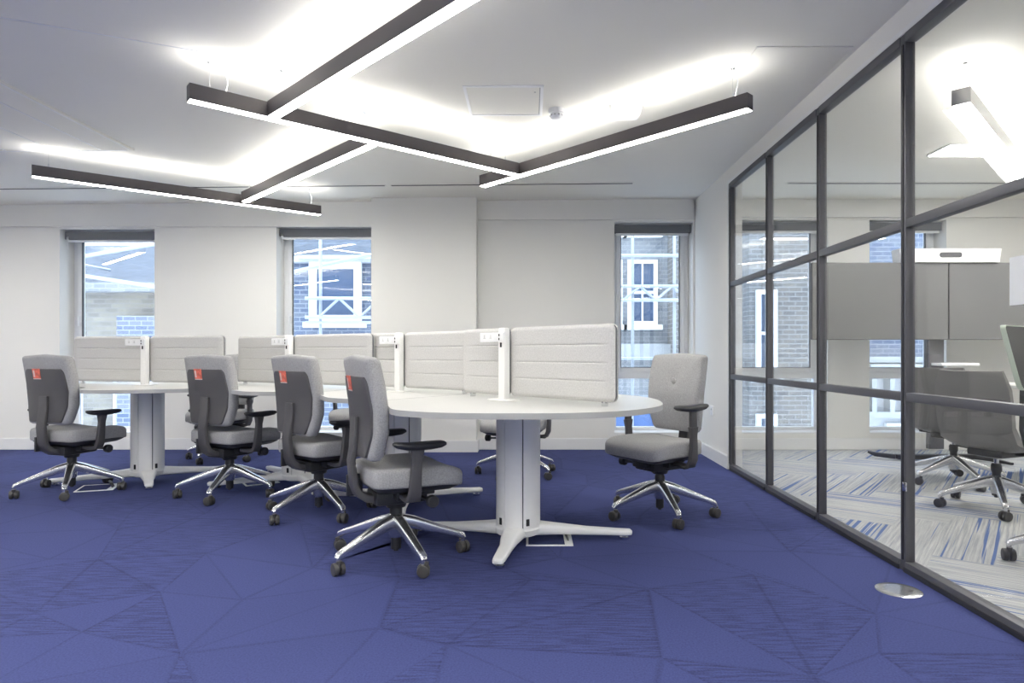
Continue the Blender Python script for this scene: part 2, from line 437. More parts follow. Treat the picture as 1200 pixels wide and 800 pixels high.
# ------------------------------------------------------------------ glass partition
gp = thing('glass_partition', 'floor to ceiling glass partition with dark grey metal grid frame', 'partition', (XG, YG, 0))
PY = [5.45, 4.60, 3.78, 2.917, 2.07, 1.22, .37, -.48, -1.2]
def P(name, x0, x1, y0, y1, z0, z1, m, bev=.004, smooth=True):
    b = BX(x0-XG, x1-XG, y0-YG, y1-YG, z0, z1, bev=bev) if bev else BX(x0-XG, x1-XG, y0-YG, y1-YG, z0, z1)
    return finish(name, b, m, gp, smooth=smooth)
ZR = [.0, .78, 1.556, 2.385]
for i, y in enumerate(PY):
    m_ = P('mullion', XG-.022, XG+.022, y-.02, y+.02, 0, 2.41, M_frame)
    bmx = BX(XG-.026-XG, XG+.026-XG, y-.006-YG, y+.006-YG, .05, 2.36); finish('mullion_groove', bmx, M_black, m_, smooth=False)
for a, b in zip(PY[1:], PY):
    for z in (.78, 1.556): P('rail', XG-.022, XG+.022, a+.02, b-.02, z-.02, z+.02, M_frame)
    P('head_rail', XG-.026, XG+.026, a+.02, b-.02, 2.365, 2.41, M_frame)
    P('bottom_rail', XG-.026, XG+.026, a+.02, b-.02, 0, .045, M_frame)
    P('glazing_bead', XG-.034, XG-.026, a+.02, b-.02, 0, .022, M_black)
    for z0, z1 in ((.045, .76), (.80, 1.536), (1.576, 2.365)):
        P('glass_pane', XG-.005, XG+.005, a+.02, b-.02, z0, z1, M_glass, bev=0, smooth=False)
bmx = bmesh.new(); box(bmx, 1.672, 1.68, YR, YG+.05, 2.405, 2.43); box(bmx, 1.672, 1.68, YG+.02, YG+.045, .115, 2.405)
struct('trim_1', bmx, M_trim, smooth=False)
hl = bmesh.new(); box(hl, XG-.03, XG-.022, 2.885, 2.91, .36, .40, bev=.002)
finish('door_catch', (lambda q: (bmesh.ops.translate(q, verts=q.verts[:], vec=(-XG, -YG, 0)), q)[1])(hl), M_chrome, gp)
tag(finish('paper_notice', BX(XG+.006, XG+.008, 2.092, 2.307, 1.145, 1.315), M_paper, smooth=False), 'white notice sheet fixed to the glass at the right edge', 'notice')

# ------------------------------------------------------------------ desk
DK = .735
PED = [ # x, y, feet [(deg, len)], column facing
    (-.06, 3.33, [(8, .60), (158, .62), (258, .42)], 258),
    (-.81, 4.15, [(35, .58), (160, .70), (278, .45)], 275),
    (-1.71, 4.78, [(128, .72), (190, .62), (-42, .55)], 290),
    (-2.90, 4.92, [(38, .70), (192, .66), (302, .36)], 292)]
desk = thing('bench_desk', 'long white wavy edged bench desk on four white column pedestals', 'desk', (-1.4, 4.2, 0))
def DL(o): o.location = Vector(o.location)-Vector((-1.4, 4.2, 0)); return o
front = [(.66, 3.30), (.60, 2.98), (.42, 2.74), (.18, 2.62), (-.10, 2.60), (-.36, 2.63), (-.57, 2.76), (-.66, 3.0), (-.78, 3.26), (-.95, 3.42), (-1.09, 3.52), (-1.20, 3.72),
         (-1.34, 3.94), (-1.50, 4.06), (-1.66, 4.06), (-1.82, 4.11), (-1.98, 4.27), (-2.20, 4.42), (-2.45, 4.35), (-2.70, 4.26), (-2.90, 4.25), (-3.04, 4.38), (-3.14, 4.58), (-3.34, 4.72), (-3.52, 4.88)]
back = [(-3.60, 5.18), (-3.36, 5.50), (-3.0, 5.66), (-2.6, 5.58), (-2.3, 5.46), (-1.95, 5.50), (-1.6, 5.46), (-1.25, 5.28), (-.98, 5.0), (-.72, 4.82), (-.45, 4.70), (-.25, 4.46), (-.10, 4.22), (.12, 4.08), (.36, 3.98), (.54, 3.80), (.64, 3.56)]
ctl = [Vector((a, b)) for a, b in front+back]; n = len(ctl); outl = []
for i in range(n):
    p0, p1, p2, p3 = ctl[i-1], ctl[i], ctl[(i+1) % n], ctl[(i+2) % n]
    for k in range(5):
        t = k/5; outl.append(.5*((2*p1)+(p2-p0)*t+(2*p0-5*p1+4*p2-p3)*t*t+(3*p1-p0-3*p2+p3)*t**3))
bm = bmesh.new()
top = [bm.verts.new((p.x, p.y, DK)) for p in outl]; bot = [bm.verts.new((p.x, p.y, DK-.025)) for p in outl]
bm.faces.new(top); bm.faces.new(bot)
for k in range(len(outl)):
    f = bm.faces.new((top[k], top[(k+1) % len(outl)], bot[(k+1) % len(outl)], bot[k])); f.material_index = 1
DL(finish('tabletop', bm, [M_desk, M_edge], desk))
# thin joints between the bays of the top
for (x0, y0, x1, y1) in ((-.78, 3.27, -.11, 4.21), (-1.33, 3.96, -.99, 4.98), (-2.24, 4.44, -2.28, 5.44)):
    b = bmesh.new(); tube(b, [(x0, y0, DK), (x1, y1, DK)], .0012, 6); DL(finish('joint_line', b, M_edge, desk))
for (px, py, feet, face) in PED:
    b = bmesh.new(); N = 180; ring = []
    prof = []
    for k in range(N):
        a = 2*PI*k/N; d = math.degrees(a)
        r = .113
        for g in (-24, 24, 96, 144, 216, 264):       # vertical grooves
            dd = abs((d-g+180) % 360-180)
            if dd < .9: r = .107
        prof.append((r, a))
    def ringz(z): return [b.verts.new((r*math.cos(a), r*math.sin(a), z)) for r, a in prof]
    r0, r1 = ringz(.095), ringz(DK-.027)
    b.faces.new(r0); b.faces.new(r1)
    for k in range(N):
        f = b.faces.new((r0[k], r0[(k+1) % N], r1[(k+1) % N], r1[k]))
        if prof[k][0] < .11: f.material_index = 1
    pe = DL(finish('pedestal', b, [M_white, M_seam], desk, loc=(px, py, 0), rot=(0, 0, math.radians(face)), angle=20))
    hub = bmesh.new(); lathe(hub, [(.085, .05), (.11, .06), (.118, .09), (.113, .1)], 36); finish('hub', hub, M_white, pe)
    for d, L in feet:
        ft = bmesh.new(); rr = [.03, .10, .2, L*.6, L-.04, L-.005, L]
        zt_ = [.112, .108, .095, .072, .052, .05, .045]; zb_ = [.05, .05, .045, .036, .024, .024, .028]; ww = [.12, .115, .085, .066, .058, .05, .03]
        sweep(ft, [(r, 0, (u+v)/2) for r, u, v in zip(rr, zt_, zb_)], ww, [u-v for u, v in zip(zt_, zb_)], side=Vector((0, 1, 0)), rnd=.35)
        fo = finish('foot', ft, M_white, pe, rot=(0, 0, math.radians(d-face)), angle=50)
        g = bmesh.new(); lathe(g, [(.022, 0), (.024, .004), (.024, .014), (.012, .016), (.012, .03)], 16, (L-.04, 0, 0)); 
        bmesh.ops.rotate(g, verts=g.verts[:], cent=(0, 0, 0), matrix=Matrix.Rotation(math.radians(d-face), 3, 'Z'))
        finish('foot_glide', g, M_chrome, pe)
    for s in (-1, 1):
        h = bmesh.new(); sa = math.radians(38*s); cx_, cy_ = .112*math.cos(sa), .112*math.sin(sa)
        box(h, cx_-.006, cx_+.004, cy_-.009, cy_+.009, .115, .15, bev=.003, rz=sa, c=(cx_, cy_, 0)); finish('cable_port', h, M_dark, pe)

# ------------------------------------------------------------------ desk screens and power posts
def screen_mesh(L, H=.352, T=.044):
    bm = bmesh.new(); nx = max(16, int(L/.025)); nz = 110; R = .03
    def lim(z):
        dz = abs(z)-(H/2-R); return L/2-(R-math.sqrt(max(0, R*R-dz*dz)) if dz > 0 else 0)
    zs = [-(H/2)+H*k/nz for k in range(nz+1)]
    gl = [-H/4+.005, .0, H/4-.005]
    rings = {}
    for s in (-1, 1):
        g = []
        for z in zs:
            row = []; lx = lim(z)
            for i in range(nx+1):
                u = -1+2*i/nx; x = lx*math.sin(u*PI/2) if abs(u) > .9 else lx*u*math.sin(.9*PI/2)/.9
                ez = max(0, 1-(H/2-abs(z))/.02); ex = max(0, 1-(lx-abs(x))/.02)
                e = min(1, math.hypot(ez, ex)); t = T/2*(1-.55*e*e)
                if lx-abs(x) > .06:
                    for q in gl:
                        t -= .0045*math.exp(-((z-q)/.0032)**2)
                row.append(bm.verts.new((x, s*t, z)))
            g.append(row)
        for a in range(nz):
            for i in range(nx): bm.faces.new((g[a][i], g[a][i+1], g[a+1][i+1], g[a+1][i]))
        rings[s] = [g[0][i] for i in range(nx+1)]+[g[a][nx] for a in range(1, nz+1)]+[g[nz][i] for i in range(nx-1, -1, -1)]+[g[a][0] for a in range(nz-1, 0, -1)]
    A, B = rings[-1], rings[1]; n = len(A)
    # recessed dark core between the two pads
    cen = Vector((0, 0, 0)); ia, ib = [], []
    for a, b in zip(A, B):
        k = .985
        ia.append(bm.verts.new((a.co.x*k, -.0085, a.co.z*.985))); ib.append(bm.verts.new((b.co.x*k, .0085, b.co.z*.985)))
    for k in range(n):
        k2 = (k+1) % n
        bm.faces.new((A[k], A[k2], ia[k2], ia[k])); bm.faces.new((B[k], B[k2], ib[k2], ib[k]))
        f = bm.faces.new((ia[k], ia[k2], ib[k2], ib[k])); f.material_index = 1
    return bm
SCR = [ # ((left end), (right end), post fraction)
    ((-.365, 3.66), (.385, 2.87), (-.10, 3.375), 'nearest'),
    ((-1.13, 4.42), (-.33, 3.78), (-.80, 4.155), 'second'),
    ((-2.26, 5.05), (-1.03, 4.27), (-1.70, 4.70), 'third'),
    ((-3.62, 5.17), (-2.24, 4.76), (-2.90, 4.955), 'far')]
slab = {('nearest', 0): 'short grey felt desk screen left of the nearest power post', ('nearest', 1): 'long grey felt desk screen at the right end of the desk',
        ('second', 0): 'short felt desk screen behind the top of the nearest chair', ('second', 1): 'grey felt desk screen between the two nearest power posts',
        ('third', 0): 'felt desk screen left of the third power post, beyond the gap', ('third', 1): 'felt desk screen below the right side of the middle window',
        ('far', 0): 'leftmost grey felt desk screen, in front of the leftmost window', ('far', 1): 'felt desk screen right of the farthest post, above the far pedestal'}
plab = {'nearest': 'white power post with double socket, nearest on the desk', 'second': 'white power post right behind the nearest chair',
        'third': 'white power post above the chair with its back to the middle window', 'far': 'farthest left white power post, above the far pedestal'}
for (L_, R_, Pp, key) in SCR:
    L_, R_, Pp = Vector(L_), Vector(R_), Vector(Pp); d = (R_-L_).normalized(); ang = math.atan2(d.y, d.x)
    Pp = L_+d*((Pp-L_).dot(d)); nrm = Vector((d.y, -d.x))       # towards the camera side
    for k, (a, b) in enumerate(((L_, Pp-d*.008), (Pp+d*.008, R_))):
        L = (b-a).length; c = (a+b)/2
        t = thing('desk_screen', slab[(key, k)], 'desk screen', (c.x, c.y, DK+.0015), ang, 'felt screens on the bench desk')
        finish('felt_panel', screen_mesh(L), [M_screen, M_screen_core], t, loc=(0, 0, .02+.176), angle=60)
        for s in (-1, 1):
            if (k == 0 and s == 1) or (k == 1 and s == -1): continue
            fb = bmesh.new(); box(fb, -.011, .011, -.012, .012, 0, .026, bev=.003); finish('screen_foot', fb, M_chrome, t, loc=(s*(L/2-.07), 0, 0))
    pp = Pp+nrm*.05
    t = thing('power_post', plab[key], 'power post', (pp.x, pp.y, DK), ang, 'power posts on the bench desk')
    b = bmesh.new(); box(b, -.026, .026, -.02, .02, .004, .372, bev=.010); finish('post', b, M_white, t)
    b = bmesh.new(); loft(b, rpoly([(-.085, -.05), (.085, -.05), (.085, .045), (-.085, .045)], .02), [(0, 0), (1, 0), (1, .004), (.96, .006), (0, .006)], lambda x, y, tt: Vector((x, y, tt))); finish('base_plate', b, M_white, t)
    b = bmesh.new(); box(b, -.155, .032, -.034, -.020, .300, .348, bev=.003); so = finish('socket_strip', b, M_plastic, t)
    for sx in (-.115, -.065):
        hb = bmesh.new(); box(hb, sx-.018, sx+.018, -.0350, -.034, .310, .342)
        finish('socket', hb, M_paper, so, smooth=False); hb = bmesh.new(); box(hb, sx-.010, sx+.010, -.0356, -.035, .318, .320); box(hb, sx-.002, sx+.002, -.0356, -.035, .318, .336); finish('pin_holes', hb, M_edge, so, smooth=False)
    for _ in ():
        box(hb, sx-.003, sx+.003, -.0355, -.034, .330, .338); box(hb, sx-.012, sx-.006, -.0355, -.034, .318, .321); box(hb, sx+.006, sx+.012, -.0355, -.034, .318, .321)
    for zq in (.328, .308):
        hb = bmesh.new(); box(hb, -.004, .004, -.0355, -.034, zq, zq+.012); finish('usb_port', hb, M_dark, so, smooth=False)
    hb = bmesh.new(); box(hb, -.005, .005, -.024, -.02, .272, .296); finish('slot', hb, M_dark, t, smooth=False)

# ------------------------------------------------------------------ task chairs
CH = {}
def yb(z):      # rear-to-front position of the backrest centreline
    pts = [(.44, -.158), (.52, -.150), (.62, -.138), (.72, -.142), (.84, -.160), (1.0, -.192)]
    for (z0, v0), (z1, v1) in zip(pts, pts[1:]):
        if z <= z1: return v0+(v1-v0)*(z-z0)/(z1-z0)
    return pts[-1][1]
def cache(name, bm, m, angle=40): 
    o = finish(name, bm, m, angle=angle); me = o.data; bpy.data.objects.remove(o); CH[name] = me
def build_chair_meshes():
    # seat
    o = rpoly([(-.20, -.165), (.20, -.165), (.24, .02), (.236, .262), (-.236, .262), (-.24, .02)], [.06, .06, .2, .07, .07, .2], fine=.03)
    def pl(x, y, t):
        z = t-(max(0, y-.12)/.14)**2*.03*(.5 if t < .40 else 1) + .012*abs(x/.24)**2*(t > .42)
        return Vector((x, y, z))
    b = bmesh.new(); loft(b, o, [(0, .374), (.6, .372), (.93, .371), (.985, .375), (1, .385), (1.0, .430), (.985, .442), (.95, .449), (.85, .453), (.5, .447), (.25, .443), (0, .442)], pl, (0, .045)); cache('seat', b, M_fabric, 60)
    b = bmesh.new(); loft(b, o, [(0, .328), (.55, .330), (.8, .345), (.93, .366), (.955, .376), (0, .376)], pl, (0, .03)); cache('seat_shell', b, M_black, 60)
    # backrest cushion
    o = rpoly([(-.175, .492), (.175, .492), (.208, .62), (.215, .82), (.208, .958), (0, .970), (-.208, .958), (-.215, .82), (-.208, .62)], [.035, .035, .15, .2, .026, .3, .026, .2, .15], fine=.025)
    T = .036
    def pb(x, z, t):
        y = yb(z)+t+.30*x*x
        dx, dz = x, z-.80                                  # button dimple on the front
        if t > 0: y -= .012*math.exp(-(dx*dx+dz*dz)/.0012)
        return Vector((x, y, z))
    b = bmesh.new(); loft(b, o, [(0, -T), (.3, -T), (.6, -T), (.90, -T*.97), (.97, -T*.80), (.995, -T*.40), (1, 0), (.99, T*.5), (.95, T*.85), (.86, T), (.7, T+.004), (.5, T+.006), (.3, T+.007), (.2, T+.007), (.1, T+.007), (0, T+.007)], pb, (0, .74)); cache('backrest', b, M_fabric, 70)
    b = bmesh.new(); lathe(b, [(.001, -.007), (.017, -.005), (.021, 0), (.018, .006), (.001, .010)], 20, (0, yb(.80)+T-.001, .80), 'Y'); cache('button', b, M_fabric)
    # rear plastic shell
    o = rpoly([(-.145, .505), (.145, .505), (.178, .60), (.190, .72), (.175, .85), (.155, .872), (-.155, .872), (-.175, .85), (-.190, .72), (-.178, .60)], [.03, .03, .1, .15, .04, .025, .025, .04, .15, .1], fine=.03)
    b = bmesh.new(); loft(b, o, [(0, -T-.013), (.5, -T-.013), (.9, -T-.012), (.98, -T-.008), (1, -T+.008), (.9, -T+.01), (0, -T+.01)], lambda x, z, t: Vector((x, yb(z)+t+.30*x*x, z)), (0, .70)); cache('back_shell', b, M_shell, 50)
    # tag
    b = bmesh.new(); x0, x1, z0, z1 = -.085, -.015, .800, .872
    def ty(x, z): return yb(z)-T-.0150+.30*x*x
    for (a0, a1, c0, c1, mi, k) in ((x0, x1, z0, z1, 0, 0), (x0+.006, x0+.020, z0+.015, z1-.012, 1, .0006), (x0, x1, z0, z0+.006, 1, .0006)):
        fr = [b.verts.new((x, ty(x, z)-k, z)) for x, z in ((a0, c0), (a1, c0), (a1, c1), (a0, c1))]; bk = [b.verts.new((v.co.x, v.co.y+.004, v.co.z)) for v in fr]
        b.faces.new(fr).material_index = mi; b.faces.new(bk).material_index = mi
        for q in range(4): b.faces.new((fr[q], fr[(q+1) % 4], bk[(q+1) % 4], bk[q])).material_index = mi
    cache('tag', b, [M_tag, M_tagwhite])
    # J shaped back bar
    b = bmesh.new(); yr = lambda z: yb(z)-T-.020
    sweep(b, [(0, -.02, .300), (0, -.10, .297), (0, -.15, .305), (0, -.185, .33), (0, -.202, .37), (0, yr(.5)-.006, .48), (0, yr(.6), .60), (0, yr(.68), .685)], [.10, .09, .085, .08, .076, .074, .074, .072], [.034, .034, .036, .036, .032, .026, .022, .016], side=Vector((1, 0, 0))); cache('back_bar', b, M_shell, 50)
    b = bmesh.new(); box(b, -.052, -.034, -.225, -.15, .31, .41, bev=.005); cache('bar_hinge', b, M_black)
    # mechanism
    b = bmesh.new(); box(b, -.085, .085, -.12, .13, .27, .335, bev=.018); box(b, -.13, .13, -.04, .06, .295, .34, bev=.012); box(b, -.05, .05, .10, .18, .295, .335, bev=.01); lathe(b, [(.045, .245), (.05, .26), (.05, .28)], 20); cache('mechanism', b, M_black)
    b = bmesh.new(); tube(b, [(.08, .09, .302), (.195, .10, .300)], .008); lathe(b, [(.012, .195), (.026, .198), (.028, .205), (.028, .228), (.022, .234)], 18, (0, .10, .300), 'X'); cache('tension_knob', b, M_black)
    b = bmesh.new(); tube(b, [(-.08, .03, .315), (-.20, .04, .318), (-.235, .045, .314)], [.006, .005, .005]); box(b, -.255, -.215, .028, .062, .309, .319, bev=.004); cache('lever', b, M_black)
    # armrests
    for s, nm in ((-1, 'arm_upright_l'), (1, 'arm_upright_r')):
        b = bmesh.new(); X = lambda v: s*v
        sweep(b, [(X(.10), .0, .322), (X(.20), 0, .316), (X(.245), 0, .325), (X(.262), 0, .36), (X(.268), .002, .43), (X(.270), .006, .50), (X(.270), .008, .548)], [.055, .06, .06, .058, .05, .046, .060], [.022, .024, .028, .028, .026, .026, .036], side=Vector((0, 1, 0))); cache(nm, b, M_shell, 60)
    o = rpoly([(-.030, -.115), (.030, -.115), (.046, .02), (.038, .13), (-.038, .13), (-.046, .02)], [.03, .03, .1, .035, .035, .1], fine=.03)
    b = bmesh.new(); loft(b, o, [(0, -.012), (.5, -.012), (.85, -.006), (1, .004), (1, .012), (.93, .019), (.6, .021), (0, .021)], lambda x, y, t: Vector((x, y, t+.012*(y/.13)**2*(1 if y < 0 else .2))), (0, 0)); cache('arm_pad', b, M_black, 60)
    # gas lift
    b = bmesh.new(); lathe(b, [(.014, .1), (.014, .275)], 20, mi=0); lathe(b, [(.012, .035), (.012, .045), (.024, .046), (.024, .19), (.030, .205), (.030, .235), (.024, .248), (.0142, .249)], 20, mi=1); cache('gas_lift', b, [M_chrome, M_black])
    b = bmesh.new(); lathe(b, [(.026, .10), (.031, .105), (.036, .16), (.038, .205), (.030, .212)], 28); cache('base_hub', b, M_alu)
    b = bmesh.new(); sweep(b, [(.02, 0, .178), (.08, 0, .165), (.2, 0, .127), (.29, 0, .098), (.318, 0, .086), (.327, 0, .074)], [.052, .048, .040, .034, .034, .028], [.064, .058, .042, .030, .030, .020], side=Vector((0, 1, 0)), rnd=.3); tube(b, [(.322, 0, .09), (.322, 0, .058)], .011, 12); cache('base_leg', b, M_alu, 50)
    b = bmesh.new()
    for s in (-1, 1):
        lathe(b, [(.010, s*.026), (.020, s*.0265), (.027, s*.024), (.0285, s*.018), (.0285, s*.006), (.024, s*.004)], 24, (.0, 0, .0285), 'X')
    lathe(b, [(.021, -.006), (.021, .006)], 20, (0, 0, .034), 'X'); tube(b, [(0, .010, .04), (0, .012, .066)], .012, 12)
    cache('caster', b, M_caster, 40)
build_chair_meshes()

def chair(x, y, face, base, label, group, arm=.0, seat=.0, tagged=True, scale=1.0, cast=0, fabric=None, name='task_chair', z0=0):
    """face: facing direction in degrees; base: angle of one base leg in degrees (world)"""
    t = thing(name, label, 'chair', (x, y, z0), math.radians(face-90), group)
    def part(nm, parent=t, me=None, loc=(0, 0, 0), rz=0):
        o = bpy.data.objects.new(nm, CH[me or nm]); C.objects.link(o); o.parent = parent; o.location = loc; o.rotation_euler = (0, 0, rz); return o
    zz = (0, 0, seat)
    part('seat', loc=zz); part('seat_shell', loc=zz); part('mechanism', loc=zz)
    br = part('backrest', loc=zz); part('button', br)
    bs = part('back_shell', loc=zz)
    if tagged: part('tag', bs)
    bb = part('back_bar', loc=zz); part('bar_hinge', bb)
    part('tension_knob', loc=zz); part('lever', loc=zz)
    for s, nm in ((-1, 'arm_upright_l'), (1, 'arm_upright_r')):
        a = part('armrest', me=nm, loc=zz); 
        if arm: a.scale = (1, 1, 1)
        part('arm_pad', a, loc=(s*.270, .012, .560+arm))
        if arm:
            b = bmesh.new(); sweep(b, [(s*.270, .008, .53), (s*.270, .010, .555+arm)], .046, .026, side=Vector((0, 1, 0))); finish('arm_sleeve', b, M_shell, a)
    part('gas_lift'); part('base_hub')
    b0 = math.radians(base-(face-90)); rnd = random.Random(int(x*100)+int(y*77))
    for k in range(5):
        a = b0+k*2*PI/5
        part('base_leg', rz=a)
        part('caster', loc=(.322*math.cos(a), .322*math.sin(a), 0), rz=a+cast+rnd.uniform(-.8, .8))
    return t
G1 = 'grey task chairs with orange tags along the near side of the desk'; G2 = 'grey task chairs on the far side of the desk'
chair(-.64, 3.10, 30, 15, 'nearest grey task chair, seen side on, in front of the desk', G1)
chair(-1.292, 3.968, 52, 24, 'orange tagged task chair just behind the nearest chair', G1)
chair(-2.075, 4.483, 65, 57, 'orange tagged task chair in front of the gap between desk screens', G1)
chair(-3.235, 4.58, 73, 10, 'leftmost grey task chair at the left end of the desk', G1)
chair(.785, 3.92, 214, -11, 'grey task chair with buttoned back facing the right end of the desk', 'grey task chair at the right desk end', arm=.09, seat=.008, tagged=False)
chair(-.10, 5.22, 250, 30, 'grey task chair mostly hidden behind the nearest desk pedestal', G2, tagged=False, arm=.02)
chair(-1.55, 6.02, 262, 10, 'grey task chair far behind, between the two middle front chairs', G2, tagged=False, arm=.02)
chair(-2.82, 6.0, 255, 40, 'grey task chair beyond the desk, under the gap between screens', G2, tagged=False, arm=.02)

# ------------------------------------------------------------------ floor fittings
def floor_box(x, y, ang, label):
    t = thing('floor_box', label, 'floor box', (x, y, 0), ang, 'floor power boxes under the desk')
    b = bmesh.new(); s = .12; w_ = .012
    for q in ((-s, s, -s, -s+w_), (-s, s, s-w_, s), (-s, -s+w_, -s+w_, s-w_), (s-w_*3.5, s, -s+w_, s-w_)): box(b, q[0], q[1], q[2], q[3], 0, .006, bev=.0015)
    finish('frame', b, M_white, t)
    finish('carpet_lid', BX(-s+w_, s-3.5*w_, -s+w_, s-w_, 0, .004), M_carpet, t, smooth=False)
    b = bmesh.new()
    for k in range(3):
        tube(b, [(s-.02, -.04+k*.02, .004), (s-.035, -.03+k*.02, .035), (s-.06, .03+k*.015, .04), (s-.075, .11, .03)], .005, 8)
    finish('cables', b, M_cable, t)
floor_box(.10, 3.40, 0, 'white framed floor power box beside the nearest pedestal foot')
floor_box(-2.05, 4.92, .6, 'white framed floor power box behind the third near-side chair')
floor_box(-3.13, 4.70, .35, 'white framed floor power box beside the far left pedestal')
b = bmesh.new(); lathe(b, [(.088, 0), (.088, .003), (.084, .005), (.05, .0052), (.001, .0052)], 40)
fc = tag(finish('floor_cover', b, M_alu, loc=(1.515, 2.665, 0)), 'round silver floor outlet cover on blue carpet near the glass', 'floor outlet')
b = bmesh.new(); tube(b, [(.03, -.02, .0055), (.055, -.01, .0055)], .002, 6); finish('pull_ring', b, M_dark, fc)
# wall socket
t = thing('wall_socket', 'white electrical socket low on the right wall', 'wall socket', (1.68, 5.97, .45))
finish('faceplate', BX(-.010, 0, -.045, .045, -.045, .045, bev=.003), M_plastic, t)
b = bmesh.new(); box(b, -.012, -.009, -.004, .004, .008, .020); box(b, -.012, -.009, -.018, .018, .006, .009); finish('socket_holes', b, M_edge, t, smooth=False)

# ------------------------------------------------------------------ pendant lights
ZBAR = 2.27
def bar(p0, p1, label, group, house=M_bar, wires=None, feed=None, z=ZBAR, wd=.062, up=M_up, down=M_down):
    p0, p1 = Vector(p0), Vector(p1); d = p1-p0; L = d.length; c = (p0+p1)/2; a = math.atan2(d.y, d.x)
    t = thing('pendant_light', label, 'pendant light', (c.x, c.y, z), a, group); h = .082
    b = bmesh.new(); w2 = wd/2
    box(b, -L/2, L/2, -w2, -w2+.004, 0, h); box(b, -L/2, L/2, w2-.004, w2, 0, h); box(b, -L/2, -L/2+.004, -w2+.004, w2-.004, 0, h); box(b, L/2-.004, L/2, -w2+.004, w2-.004, 0, h)
    finish('housing', b, house, t, smooth=False)
    finish('lower_diffuser', BX(-L/2+.004, L/2-.004, -w2+.004, w2-.004, -.002, .004), down, t, smooth=False)
    finish('upper_diffuser', BX(-L/2+.004, L/2-.004, -w2+.004, w2-.004, h-.012, h-.004), up, t, smooth=False)
    for k, s in enumerate(wires or (-L/2+.10, L/2-.10)):
        x = c.x+math.cos(a)*s; ch = zc(x)-z
        b = bmesh.new(); tube(b, [(s, 0, h-.004), (s, 0, ch)], .0016, 6); box(b, s-.01, s+.01, -w2+.004, w2-.004, h-.006, h+.002); lathe(b, [(.006, h), (.005, h+.03)], 8, (s, 0, 0)); lathe(b, [(.012, ch-.02), (.014, ch)], 12, (s, 0, 0))
        finish('suspension_wire', b, M_chrome, t)
    if feed:
        s = feed; x = c.x+math.cos(a)*s; ch = zc(x)-z
        b = bmesh.new(); tube(b, [(s, 0, h-.004), (s+.012, 0, h+.05), (s+.014, .01, (h+ch)/2), (s-.005, .02, ch-.03), (s-.02, .02, ch)], .003, 6); finish('power_flex', b, M_winframe, t)
    return t
GP = 'dark linear pendant lights crossing under the ceiling'
bar((-1.75, 3.32), (-.10, 4.71), 'central dark linear pendant light touched by two other bars', GP, feed=-.90)
bar((-1.41, 3.56), (.22, 1.93), 'dark linear pendant bar leaving through the top of the picture', GP, feed=-.95)
bar((-.37, 5.04), (1.168, 3.44), 'rightmost dark linear pendant light pointing at the glass wall', GP, feed=1.02)
bar((-3.65, 4.75), (-1.965, 6.07), 'leftmost dark linear pendant light, nearest the window wall', GP, feed=.98)
bar((-2.44, 5.55), (-.976, 4.03), 'short looking dark pendant bar linking the left and central bars', GP, feed=-.8)
GR = 'linear pendant lights in the rear of the office'
RL = [((-4.9, .9), (-3.4, 2.2)), ((-3.1, 1.6), (-1.9, .2)), ((-2.9, -.8), (-1.3, .6)), ((.0, -.7), (1.3, -2.1)), ((-1.6, -1.5), (-.1, -3.0)), ((-4.8, -1.2), (-3.2, -2.8)), ((-6.3, 2.2), (-5.2, 3.5)), ((-6.2, 4.2), (-4.95, 5.35))]  # all but the last are unseen bars added as fill light
rlab = ['added fill pendant behind the camera nearest the left wall', 'added fill pendant behind the camera, second from left', 'added fill pendant in rear middle of the office', 'added fill pendant in the rear beside the glass wall', 'added fill pendant at the rear wall', 'added fill pendant in the rear left corner', 'added fill pendant along the left wall outside the picture', 'linear pendant beside the window wall, left of the picture']
for (a, b_), lb in zip(RL, rlab): bar(a, b_, lb, GR, up=M_up2, down=M_down2)
bar((2.24, 3.37), (3.75, 4.90), 'pale linear pendant light seen through the large glass pane', 'meeting room pendant lights', house=M_barlight, wd=.085)
bar((3.3, 1.2), (4.9, 2.8), 'added pale fill pendant out of view inside the meeting room', 'meeting room pendant lights', house=M_barlight, wd=.085, up=M_up2, down=M_down2)  # unseen bar added to brighten the meeting room
bar((.2, .1), (1.35, 1.25), 'added fill pendant overhead between camera and glass wall', GR, up=M_up2, down=M_down2)  # unseen bar added to wash the right side of the ceiling
# recessed strip in the meeting room ceiling
t = thing('ceiling_light', 'long flat white ceiling light running across the meeting room', 'ceiling light', (3.95, 4.96, 2.535))
finish('trim_frame', BX(-.83, .83, -.14, .14, -.012, 0, bev=.003), M_plastic, t)
finish('diffuser', BX(-.82, .82, -.13, .13, -.016, -.010), M_down, t, smooth=False)

# ------------------------------------------------------------------ ceiling fittings
def zcl(x): return zc(x)
t = thing('access_panel', 'square white ceiling access panel above the central pendant', 'ceiling panel', (-.155, 3.985, zc(-.155)))
b = bmesh.new(); s = .235
for q in ((-s, s, -s, -s+.018), (-s, s, s-.018, s), (-s, -s+.018, -s+.018, s-.018), (s-.018, s, -s+.018, s-.018)): box(b, *q, -.006, .002, bev=.001)
finish('frame', b, M_plastic, t); finish('panel', BX(-s+.024, s-.024, -s+.024, s-.024, -.003, .001), M_ceil, t, smooth=False); finish('shadow_gap', BX(-s+.018, s-.018, -s+.018, s-.018, -.0008, .001), M_edge, t, smooth=False)
b = bmesh.new(); lathe(b, [(.006, -.005), (.006, 0)], 10, (s-.05, -s+.09, 0)); finish('lock', b, M_edge, t)
t = thing('access_panel', 'ceiling access panel outline near the top of the glass wall', 'ceiling panel', (1.40, 3.52, zc(1.4)))
finish('panel', BX(-.245, .245, -.225, .225, -.005, .001, bev=.002), M_ceil, t)
t = thing('smoke_detector', 'round white smoke detector beside the square ceiling panel', 'smoke detector', (.17, 4.13, zc(.17)))
